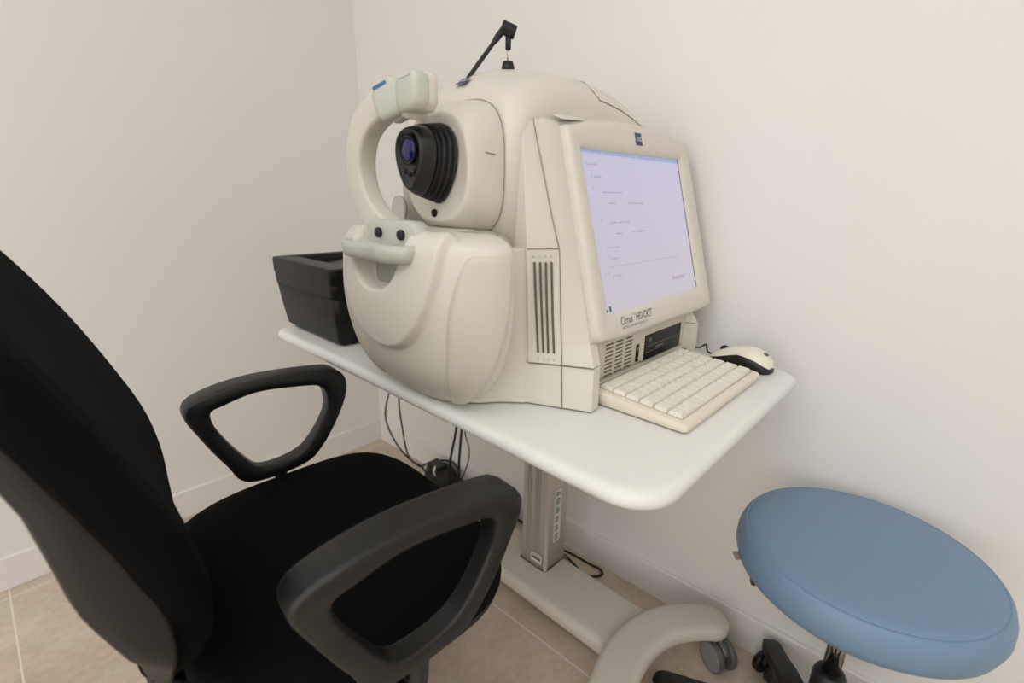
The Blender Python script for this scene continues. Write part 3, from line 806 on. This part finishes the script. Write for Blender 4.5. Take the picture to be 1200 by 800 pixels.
# ------------------------------------------------------------------ printer
P = Frame('printer', 'black desktop printer at the far left end of the white table', 'printer', (.62,1.05,.72))
px0, px1, py0, py1 = .452, .80, .915, 1.182
pl0 = round_poly([(px0,py0),(px1,py0),(px1,py1),(px0,py1)], .012, 4)
def grow(poly, d): return off_poly(poly, -d)
bm = new(); loft(bm, [[(x, y, z) for x, y in grow(pl0, d)] for d, z in ((-.020,.7225),(-.008,.7245),(-.002,.730),(.004,.775),(.009,.825))])
part(P, 'lower_case', bm, M['printer'], ang=50)
bm = new(); loft(bm, [[(x, y, z) for x, y in grow(pl0, d)] for d, z in ((.0088,.825),(.010,.8258),(.0115,.852),(.011,.8525))]); part(P, 'middle_band', bm, M['printer'], ang=50)
bm = new(); up = grow(pl0, .0125)
inner = [(px0+.035,py0+.035),(px1-.02,py0+.035),(px1-.02,py1-.035),(px0+.035,py1-.035)]
inner = round_poly(inner, .006, 4)
loft(bm, [[(x, y, .8515) for x, y in grow(pl0,.0113)], [(x, y, .8532) for x, y in up], [(x, y, .881) for x, y in up], [(x, y, .8843) for x, y in grow(pl0,.0115)], [(x, y, .885) for x, y in grow(pl0,.009)], [(x, y, .885) for x, y in inner], [(x, y, .868 if x < .6 else .872) for x, y in inner]])
part(P, 'top_cover', bm, M['printer'], ang=50)
bm = new(); b0 = py0+.040; b1 = py1-.040
loft(bm, [[(px0+.05,b0,.8685),(px0+.05,b1,.8685),(px0+.05,b1,.8692),(px0+.05,b0,.8692)], [(px0+.20,b0,.876),(px0+.20,b1,.876),(px0+.20,b1,.878),(px0+.20,b0,.878)], [(px1-.03,b0,.895),(px1-.03,b1,.895),(px1-.03,b1,.897),(px1-.03,b0,.897)]])
part(P, 'paper_tray', bm, M['gloss'], smooth=False)
bm = new(); box(bm, px0-.009,px0-.004,py0+.02,py1-.015,.8245,.8262); box(bm, px0+.01,px1-.02,py0-.0125,py0-.008,.8245,.8262); part(P, 'case_seam', bm, M['gloss'], smooth=False)
for y, x in ((py0+.03,px0+.03),(py1-.03,px0+.03),(py0+.03,px1-.03),(py1-.03,px1-.03)): part(P, 'rubber_foot', box(new(), x-.012,x+.012,y-.012,y+.012,.7202,.7235), M['rubber'], smooth=False)
part(P, 'port', box(new(), px0+.05,px0+.075,py0-.0035,py0-.001,.755,.770), M['gloss'], smooth=False)
bm = new(); tube(bm, [(.50,.912,.745),(.505,.895,.735),(.52,.885,.7235),(.56,.88,.7225),(.60,.87,.7225)], .0022, 8, smoothn=5); part(P, 'cable', bm, M['tyre'])

# ------------------------------------------------------------------ office chair
CX, CY = .303, .655
CH = Frame('office_chair', 'black fabric office chair with plastic loop armrests facing the table', 'chair', (0,0,0))
CH.b = Vector((0,0,0))
yaw = radians(-5)-0.0
CH.o.location = Matrix.Rotation(TR,3,'Z') @ Vector((CX,CY,0)); CH.o.rotation_euler = (0,0,TR+yaw)
def pad(outline, layers, fx):
    """outline: list (a,b); layers: (scale_a, scale_b, depth); fx(a,b,depth)->point"""
    bm = new(); loft(bm, [[fx(a*s, b*s, d) for a, b in outline] for s, d in layers]); return bm
def sel(hw, hh, n, N=72): return [(hw*spow(cos(2*pi*k/N), 2/n), hh*spow(sin(2*pi*k/N), 2/n)) for k in range(N)]
def seat_outline(s=1.):
    o = [(x-.012, y+.026) for x, y in sel(.230*s, .256*s, 3.5)]
    return [(x, y*(1+.04*(x/.22))) for x, y in o]
def seatf(a, b, d):
    z = .455+d+.006*(b/.24)**2*0-.010*max(0,(a-.12)/.1)**2
    return (a, b, z)
bm = new(); so = seat_outline()
loft(bm, [[seatf(a*s, b*s, d) for a, b in so] for s, d in ((.93,-.028),(.97,-.026),(.995,-.018),(1.0,-.004),(.995,.010),(.975,.021),(.94,.029),(.88,.035),(.75,.038),(.55,.036),(.3,.034),(.12,.0335))])
part(CH, 'seat', bm, M['fabric'], ang=80)
bm = new(); loft(bm, [[(a*s, b*s, z) for a, b in so] for s, z in ((.55,.385),(.80,.392),(.93,.405),(.975,.42),(.985,.431),(.96,.432))])
part(CH, 'seat_pan', bm, M['pan'], ang=60)
# back
FR = [(.46,-.205),(.50,-.210),(.56,-.198),(.61,-.195),(.66,-.198),(.72,-.210),(.80,-.238),(.88,-.270),(.96,-.307),(1.04,-.348),(1.12,-.395)]
def fr(z): return cr(FR, z)
BZ = .785; 
bo_ = [(a*(1-.08*(1 if b < 0 else .6)*abs(b/.29)**2), b) for a, b in sel(.218, .300, 2.9, 96)]
def backf(a, b, d, depthx):
    z = BZ+b
    return (fr(z)-depthx-.018+.018*(a/.21)**2, a, z)
bm = new()
loft(bm, [[backf(a*s, b*s, 0, d) for a, b in bo_] for s, d in ((.1,.052),(.3,.053),(.6,.054),(.90,.056),(.97,.054),(.995,.048),(1.,.036),(.995,.024),(.975,.015),(.94,.007),(.85,.001),(.6,-.003),(.3,-.006),(.1,-.006))])
part(CH, 'backrest', bm, M['fabric'], ang=80)
bm = new()
def shell_d(b): return cr([(-.30,.052),(-.215,.064),(-.165,.084),(-.095,.097),(.025,.077),(.3,.070)], b)
so2 = [(max(-.208,min(.208,a*1.0)), b*1.0-.002) for a, b in sel(.216,.297,3.6,96)]
so2 = [(a*(1-.12*sstep(-.16,-.295,b)), b) for a, b in so2]
loft(bm, [[(fr(BZ+b*s)-dd(b*s)-.018+.018*(a*s/.21)**2, a*s, BZ+b*s) for a, b in so2] for s, dd in ((.97,lambda b: .046),(.99,lambda b: .046),(1.0,lambda b: .050),(.998,lambda b: shell_d(b)-.016),(.955,lambda b: shell_d(b)-.003),(.90,shell_d),(.6,lambda b: shell_d(b)+.002),(.3,lambda b: shell_d(b)+.003),(.1,lambda b: shell_d(b)+.003))])
part(CH, 'back_shell', bm, M['shellp'], ang=60, label='dark moulded plastic shell behind the backrest')
bm = new(); sweep(bm, spline([(-.285,0,.62),(-.276,0,.53),(-.268,0,.45),(-.250,0,.405),(-.21,0,.39),(-.12,0,.388),(-.02,0,.388)], 6), lambda i, n: rrect(.038,.009,.006,3), up=(0,0,1) if False else (.7,0,.7))
part(CH, 'back_bar', bm, M['chairp'])
# armrests
OUT = [(-.162,.663),(-.130,.687),(-.045,.699),(.070,.692),(.108,.682),(.126,.652),(.113,.600),(.068,.529),(.022,.497),(-.078,.496),(-.112,.545),(-.145,.612)]
INN = [(-.122,.652),(-.100,.663),(-.040,.674),(.045,.664),(.070,.655),(.082,.636),(.078,.596),(.044,.545),(.008,.522),(-.052,.519),(-.082,.552),(-.114,.612)]
def arm(side):
    bm = new(); N = 8
    o = spline([(x, 0, z) for x, z in OUT], N, True); i = spline([(x, 0, z) for x, z in INN], N, True); n = len(o)
    rings = []
    for k in range(n):
        a, b = o[k], i[k]; m = (a+b)/2; h = (a-b)/2; u = k/n
        top = max(0, min(1, (m.z-.60)/.08)); w = .016+.009*top
        rings.append([m+h*q+Vector((0, side*(.268+.004*top)+p*w/.02, 0)) for p, q in rrect(.02, 1., .0001, 1) and [(x2*.02, y2) for x2, y2 in ((1,.72),(.88,.93),(.6,1),(-.6,1),(-.88,.93),(-1,.72),(-1,-.72),(-.88,-.93),(-.6,-1),(.6,-1),(.88,-.93),(1,-.72))]])
    R = [[bm.verts.new(p) for p in r] for r in rings]; R.append(R[0]); mm = len(R[0])
    for a, b in zip(R, R[1:]):
        for k in range(mm): bm.faces.new((a[k], a[(k+1) % mm], b[(k+1) % mm], b[k]))
    return bm
for sd in (-1, 1):
    ar = part(CH, 'armrest', arm(sd), M['chairp'], ang=60)
    bm = new(); tube(bm, [(-.02,sd*.266,.505),(-.02,sd*.262,.45),(-.02,sd*.245,.405),(-.02,sd*.20,.380),(-.02,sd*.08,.375)], .012, 10, smoothn=5)
    part(CH, 'arm_support', bm, M['chairp'])
# mechanism, lever, gas lift, star base
part(CH, 'tilt_mechanism', box(new(), -.10,.09,-.075,.075,.345,.392), M['chairp'], bevel=.01)
bm = new(); tube(bm, [(.0,-.05,.37),(.0,-.14,.372),(.0,-.19,.372)], .004, 8)
lv = part(CH, 'height_lever', bm, M['chairp'])
bm = new(); sweep(bm, [Vector((-.010,-.19,.374)), Vector((-.010,-.215,.373)), Vector((-.008,-.235,.370)), Vector((-.006,-.243,.367))], lambda i, n: rrect((.016,.019,.017,.010)[i],.0075,.006,3)); part(CH, 'lever_paddle', bm, M['chairp'], parent=lv)
bm = new(); lathe(bm, [(.026,.09),(.026,.23),(.020,.235),(.014,.24),(.014,.35)], (0,0,0), 24); part(CH, 'gas_lift', bm, M['blackp'])
bm = new(); lathe(bm, [(.03,.062),(.042,.068),(.044,.10),(.034,.112)], (0,0,0), 24); hb = part(CH, 'base_hub', bm, M['blackp'])
for k in range(5):
    a = radians(180+72*k+4); d = Vector((cos(a), sin(a), 0))
    bm = new(); sweep(bm, [d*r+Vector((0,0,z)) for r, z in ((.03,.090),(.10,.088),(.18,.082),(.235,.076),(.25,.074))], lambda i, n: rrect((.022,.020,.017,.015,.009)[i], (.014,.012,.010,.009,.006)[i], .006, 3))
    part(CH, 'base_leg', bm, M['blackp'])
    caster(CH, d.x*.236, d.y*.236, .025, a+1.1, mats=('blackp','blackp'), w=.044, stem=.070)

# ------------------------------------------------------------------ stool
SX, SY, SR = .858, .032, .181
S = Frame('round_stool', 'round stool with a thick blue-grey vinyl seat on a black wheeled base', 'stool', (SX,SY,0))
ZS = .505
bm = new(); lathe(bm, [(.02,ZS-.068),(.148,ZS-.072),(.165,ZS-.068),(.176,ZS-.057),(SR,ZS-.040),(SR-.001,ZS-.024),(.1755,ZS-.010),(.1705,ZS-.0040),(.1685,ZS-.0034),(.1675,ZS-.0046),(.1662,ZS-.0034),(.162,ZS-.0016),(.152,ZS-.0003),(.11,ZS+.001),(.06,ZS+.001),(.02,ZS+.001)], (SX,SY,0), 96)
seat_o = part(S, 'seat', bm, M['vinyl'], ang=80)
a = radians(138)
for nm, m_ in (('fabric_tag','tag'),):
    d = Vector((-.57,.82,0)).normalized(); s_ = Vector((-d.y,d.x,0)); c0 = Vector((SX,SY,ZS-.045))
    bm = new(); loft(bm, [[c0+d*(r)+s_*q+Vector((0,0,zz)) for q, zz in ((-.010,-.0006+dz),(.010,-.0006+dz),(.010,.0006+dz),(-.010,.0006+dz))] for r, dz in ((SR-.004,0),(SR+.004,.001),(SR+.009,.0))])
    part(S, nm, bm, M[m_], parent=seat_o, smooth=False)
bm = new(); lathe(bm, [(.06,ZS-.080),(.10,ZS-.078),(.135,ZS-.068)], (SX,SY,0), 40); part(S, 'seat_plate', bm, M['blackp'])
bm = new(); lathe(bm, [(.014,.24),(.014,ZS-.078)], (SX,SY,0), 24); part(S, 'gas_rod', bm, M['chrome'], label='chrome gas lift rod')
bm = new(); lathe(bm, [(.026,.09),(.026,.235),(.022,.245),(.015,.247)], (SX,SY,0), 24); part(S, 'gas_lift', bm, M['blackp'])
bm = new(); tube(bm, [(SX,SY,ZS-.085),(SX-.08,SY+.10,ZS-.083),(SX-.100,SY+.125,ZS-.081)], lambda t: .004 if t < .7 else .008, 10); part(S, 'height_lever', bm, M['blackp'])
bm = new(); lathe(bm, [(.03,.058),(.044,.064),(.046,.105),(.034,.118)], (SX,SY,0), 24); part(S, 'base_hub', bm, M['blackp'])
for k in range(5):
    a = radians(36.5+73*k); d = Vector((cos(a), sin(a), 0)); c0 = Vector((SX,SY,0)); L_ = .245 if k == 0 else .275
    L_ = {0:.212,1:.285}.get(k,.26)
    if k == 4: L_ = .20
    bm = new(); sweep(bm, [c0+d*r+Vector((0,0,z)) for r, z in ((.03,.092),(.12,.090),(L_-.05,.082),(L_-.02,.079),(L_-.012,.078),(L_-.006,.0765),(L_-.002,.075),(L_,.074))], lambda i, n: rrect((.024,.022,.020,.0195,.0175,.0145,.010,.006)[i], (.015,.013,.012,.0115,.0105,.009,.007,.0045)[i], .004, 3))
    part(S, 'base_leg', bm, M['blackp'])
    q = c0+d*(L_-.022); caster(S, q.x, q.y, .026, a+(.5 if k == 0 else 1.2), mats=('blackp','blackp'), w=.046, stem=.072)

# ------------------------------------------------------------------ cables and floor clutter
def cable(name, label, pts, r=.0028, group=None):
    Tt = Matrix.Rotation(TR,3,'Z')
    o = link(name, tube(new(), [Tt @ Vector(p) for p in pts], r, 8, smoothn=8), M['rubber'], None, Vector((0,0,0)))
    o['label'] = label; o['category'] = 'cable'
    if group: o['group'] = group
    return o
cable('power_cable', 'thin black cable hanging under the table, leftmost and most bowed one', [(.86,1.40,.69) if False else (.84,1.15,.690),(.88,1.33,.50),(.90,1.46,.34),(.90,1.505,.21),(.90,1.44,.125),(.905,1.35,.085),(.92,1.30,.07)], .0032)
cable('power_cable', 'thin black cable hanging under the table, second from the left, joining the adapter bundle', [(.86,1.16,.690),(.89,1.33,.50),(.90,1.405,.33),(.90,1.393,.20),(.90,1.36,.10),(.92,1.31,.075)], .0032)
cable('power_cable', 'thick black cable hanging straight down right of the adapter bundle', [(.88,1.02,.690),(.90,1.07,.45),(.90,1.085,.32),(.90,1.119,.19),(.90,1.13,.10),(.905,1.135,.02),(.92,1.15,.006)], .0040)
cable('power_cable', 'thick black cable hanging beside the column, curving left near the floor', [(.88,.98,.690),(.90,1.04,.45),(.90,1.06,.32),(.90,1.075,.20),(.91,1.09,.13),(.93,1.13,.08),(.95,1.17,.05)], .0040)
cable('thin_cord', 'thinnest black cord bowing out to the right under the table', [(.89,.97,.690),(.90,1.02,.45),(.90,1.045,.33),(.90,1.024,.255),(.90,1.05,.17),(.90,1.09,.10),(.91,1.13,.05)], .0020)
cable('floor_cable', 'black cable running along the baseboard behind the column', [(.99,1.22,.05),(1.00,1.10,.03),(1.01,.98,.012),(1.01,.88,.005),(1.00,.80,.004),(.985,.735,.004)], .0034)
cable('looped_cable', 'black cable loop lying on the floor right of the column', [(.985,.730,.012),(.98,.700,.030),(.985,.665,.030),(1.005,.625,.012),(1.015,.595,.006),(1.005,.580,.005),(.985,.588,.005),(.965,.615,.008),(.965,.65,.02),(.972,.69,.026)], .0036)
AD = Frame('adapter_bundle', 'black power adapter bundle with a white tag on the floor by the baseboard', 'adapter', (.955,1.245,0))
bm = new()
N = 40; rings = []
for s, z in ((.80,.001),(.98,.010),(1.05,.030),(1.0,.055),(.86,.074),(.60,.084),(.25,.086)):
    rings.append([(.955+s*.050*cos(2*pi*k/N)*(1+.10*sin(3*2*pi*k/N+z*30)), 1.245+s*.068*sin(2*pi*k/N)*(1+.08*cos(4*2*pi*k/N)), z+.004*sin(5*2*pi*k/N)*s*(z > .01)) for k in range(N)])
loft(bm, rings); part(AD, 'bag', bm, M['rubber'])
bm = new(); box(bm, .925,.975,1.225,1.29,.078,.098); part(AD, 'adapter_brick', bm, M['blackp'], bevel=.006)
for k in range(3):
    bm = new(); rr_ = .045+.008*k
    tube(bm, [(.955+rr_*.8*cos(2*pi*q/16), 1.245+rr_*1.2*sin(2*pi*q/16), .03+.022*k+.008*sin(2*pi*q/8+k)) for q in range(16)], .0035, 8, closed=True, smoothn=3) if False else tube(bm, [(.955+rr_*.9*cos(2*pi*q/15.2), 1.245+rr_*1.3*sin(2*pi*q/15.2), .03+.022*k+.008*sin(2*pi*q/8+k)) for q in range(16)], .0035, 8, smoothn=4)
    part(AD, 'cable_coil', bm, M['rubber'])
bm = new(); loft(bm, [[(.912,1.232,.082),(.910,1.215,.078),(.911,1.215,.0775),(.913,1.232,.0815)],[(.905,1.226,.100),(.904,1.216,.098),(.905,1.216,.0975),(.906,1.226,.0995)],[(.912,1.222,.118),(.911,1.216,.116),(.912,1.216,.1155),(.913,1.222,.1175)]])
part(AD, 'white_tag', bm, M['paperw'], smooth=False, label='crumpled white tag')
bm = new(); tube(bm, [(.92,1.32,.05),(.90,1.34,.02),(.89,1.37,.006),(.91,1.40,.005),(.94,1.39,.006)], .002, 8, smoothn=5); part(AD, 'thin_lead', bm, M['rubber'])
# little cable clip on the wall side
o = cable('cable_end', 'short dark cable end sticking up by the baseboard', [(1.03,1.085,.0045),(1.028,1.082,.02),(1.02,1.09,.045),(1.018,1.10,.052)], .003)

# ------------------------------------------------------------------ ceiling lights and added fill
def light_panel(x, y, power, sx=.6, sy=.6, col=(1,.975,.94)):
    Lr = Frame('ceiling_light', 'square flat unseen ceiling light panel', 'light', (x,y,ZC), rot=0, turned=False, group='ceiling light panels')
    bm = new(); box(bm, x-sx/2-.02,x+sx/2+.02,y-sy/2-.02,y+sy/2+.02,ZC-.03,ZC-.001); part(Lr, 'frame', bm, M['palelab'], smooth=False)
    bm = new(); box(bm, x-sx/2,x+sx/2,y-sy/2,y+sy/2,ZC-.032,ZC-.0302); part(Lr, 'diffuser', bm, M['lumin'], smooth=False)
    la = bpy.data.lights.new('panel_lamp', 'AREA'); la.shape = 'RECTANGLE'; la.size = sx; la.size_y = sy; la.energy = power; la.color = col
    lo = bpy.data.objects.new('panel_lamp', la); C.objects.link(lo); lo.location = (x, y, ZC-.036)
LC = (.885,.965,1.03)
light_panel(-.95, .1, 10, 1.7, 1.7, LC)
# unseen fill: an extra ceiling panel, a glowing panel behind the chair side
light_panel(-.75, -1.35, 8, 1.1, 1.1, LC)  # second ceiling panel, added as fill
structure('added_fill_panel', box(new(), XB+.002, XB+.03, -1.25, 1.35, .5, 1.8), M['lumin'], smooth=False)  # glowing wall panel added for soft fill, in place of a window
la = bpy.data.lights.new('fill_panel_light', 'AREA'); la.shape = 'RECTANGLE'; la.size = 2.5; la.size_y = 1.1; la.energy = 8.5; la.color = LC
lo = bpy.data.objects.new('fill_panel_light', la); C.objects.link(lo); lo.location = (XB+.04, .1, 1.15); lo.rotation_euler = (0, radians(-90), 0)  # area light added with the wall panel as fill
w = bpy.data.worlds.new('w'); bpy.context.scene.world = w; w.use_nodes = True
w.node_tree.nodes['Background'].inputs[0].default_value = (1,.97,.94,1); w.node_tree.nodes['Background'].inputs[1].default_value = .3

# ------------------------------------------------------------------ camera
f, p, r, aw = 568., .2925, .017, .845
fwd = Vector((0,cos(p),-sin(p))); up_ = Vector((0,sin(p),cos(p))); rt = Vector((1,0,0))
Rr = cos(r)*rt+sin(r)*up_; U = -sin(r)*rt+cos(r)*up_
Mw = Matrix(((cos(aw),sin(aw),0),(-sin(aw),cos(aw),0),(0,0,1)))
Rr, U, Fw = Mw @ Rr, Mw @ U, Mw @ fwd
cam = bpy.data.cameras.new('camera'); co = bpy.data.objects.new('camera', cam); C.objects.link(co)
m4 = Matrix((Rr, U, -Fw)).transposed().to_4x4(); m4.translation = Vector((0,0,HC)); co.matrix_world = m4
cam.sensor_width = 36; cam.sensor_fit = 'HORIZONTAL'; cam.lens = f/1200*36; cam.clip_start = .02
cam.dof.use_dof = True; cam.dof.focus_distance = .85; cam.dof.aperture_fstop = 3.2
sc = bpy.context.scene; sc.camera = co
sc.view_settings.view_transform = 'Standard'; sc.view_settings.look = 'None'; sc.view_settings.exposure = 0
sc.cycles.max_bounces = 10; sc.cycles.diffuse_bounces = 6
try: sc.cycles.use_denoising = True
except Exception: pass
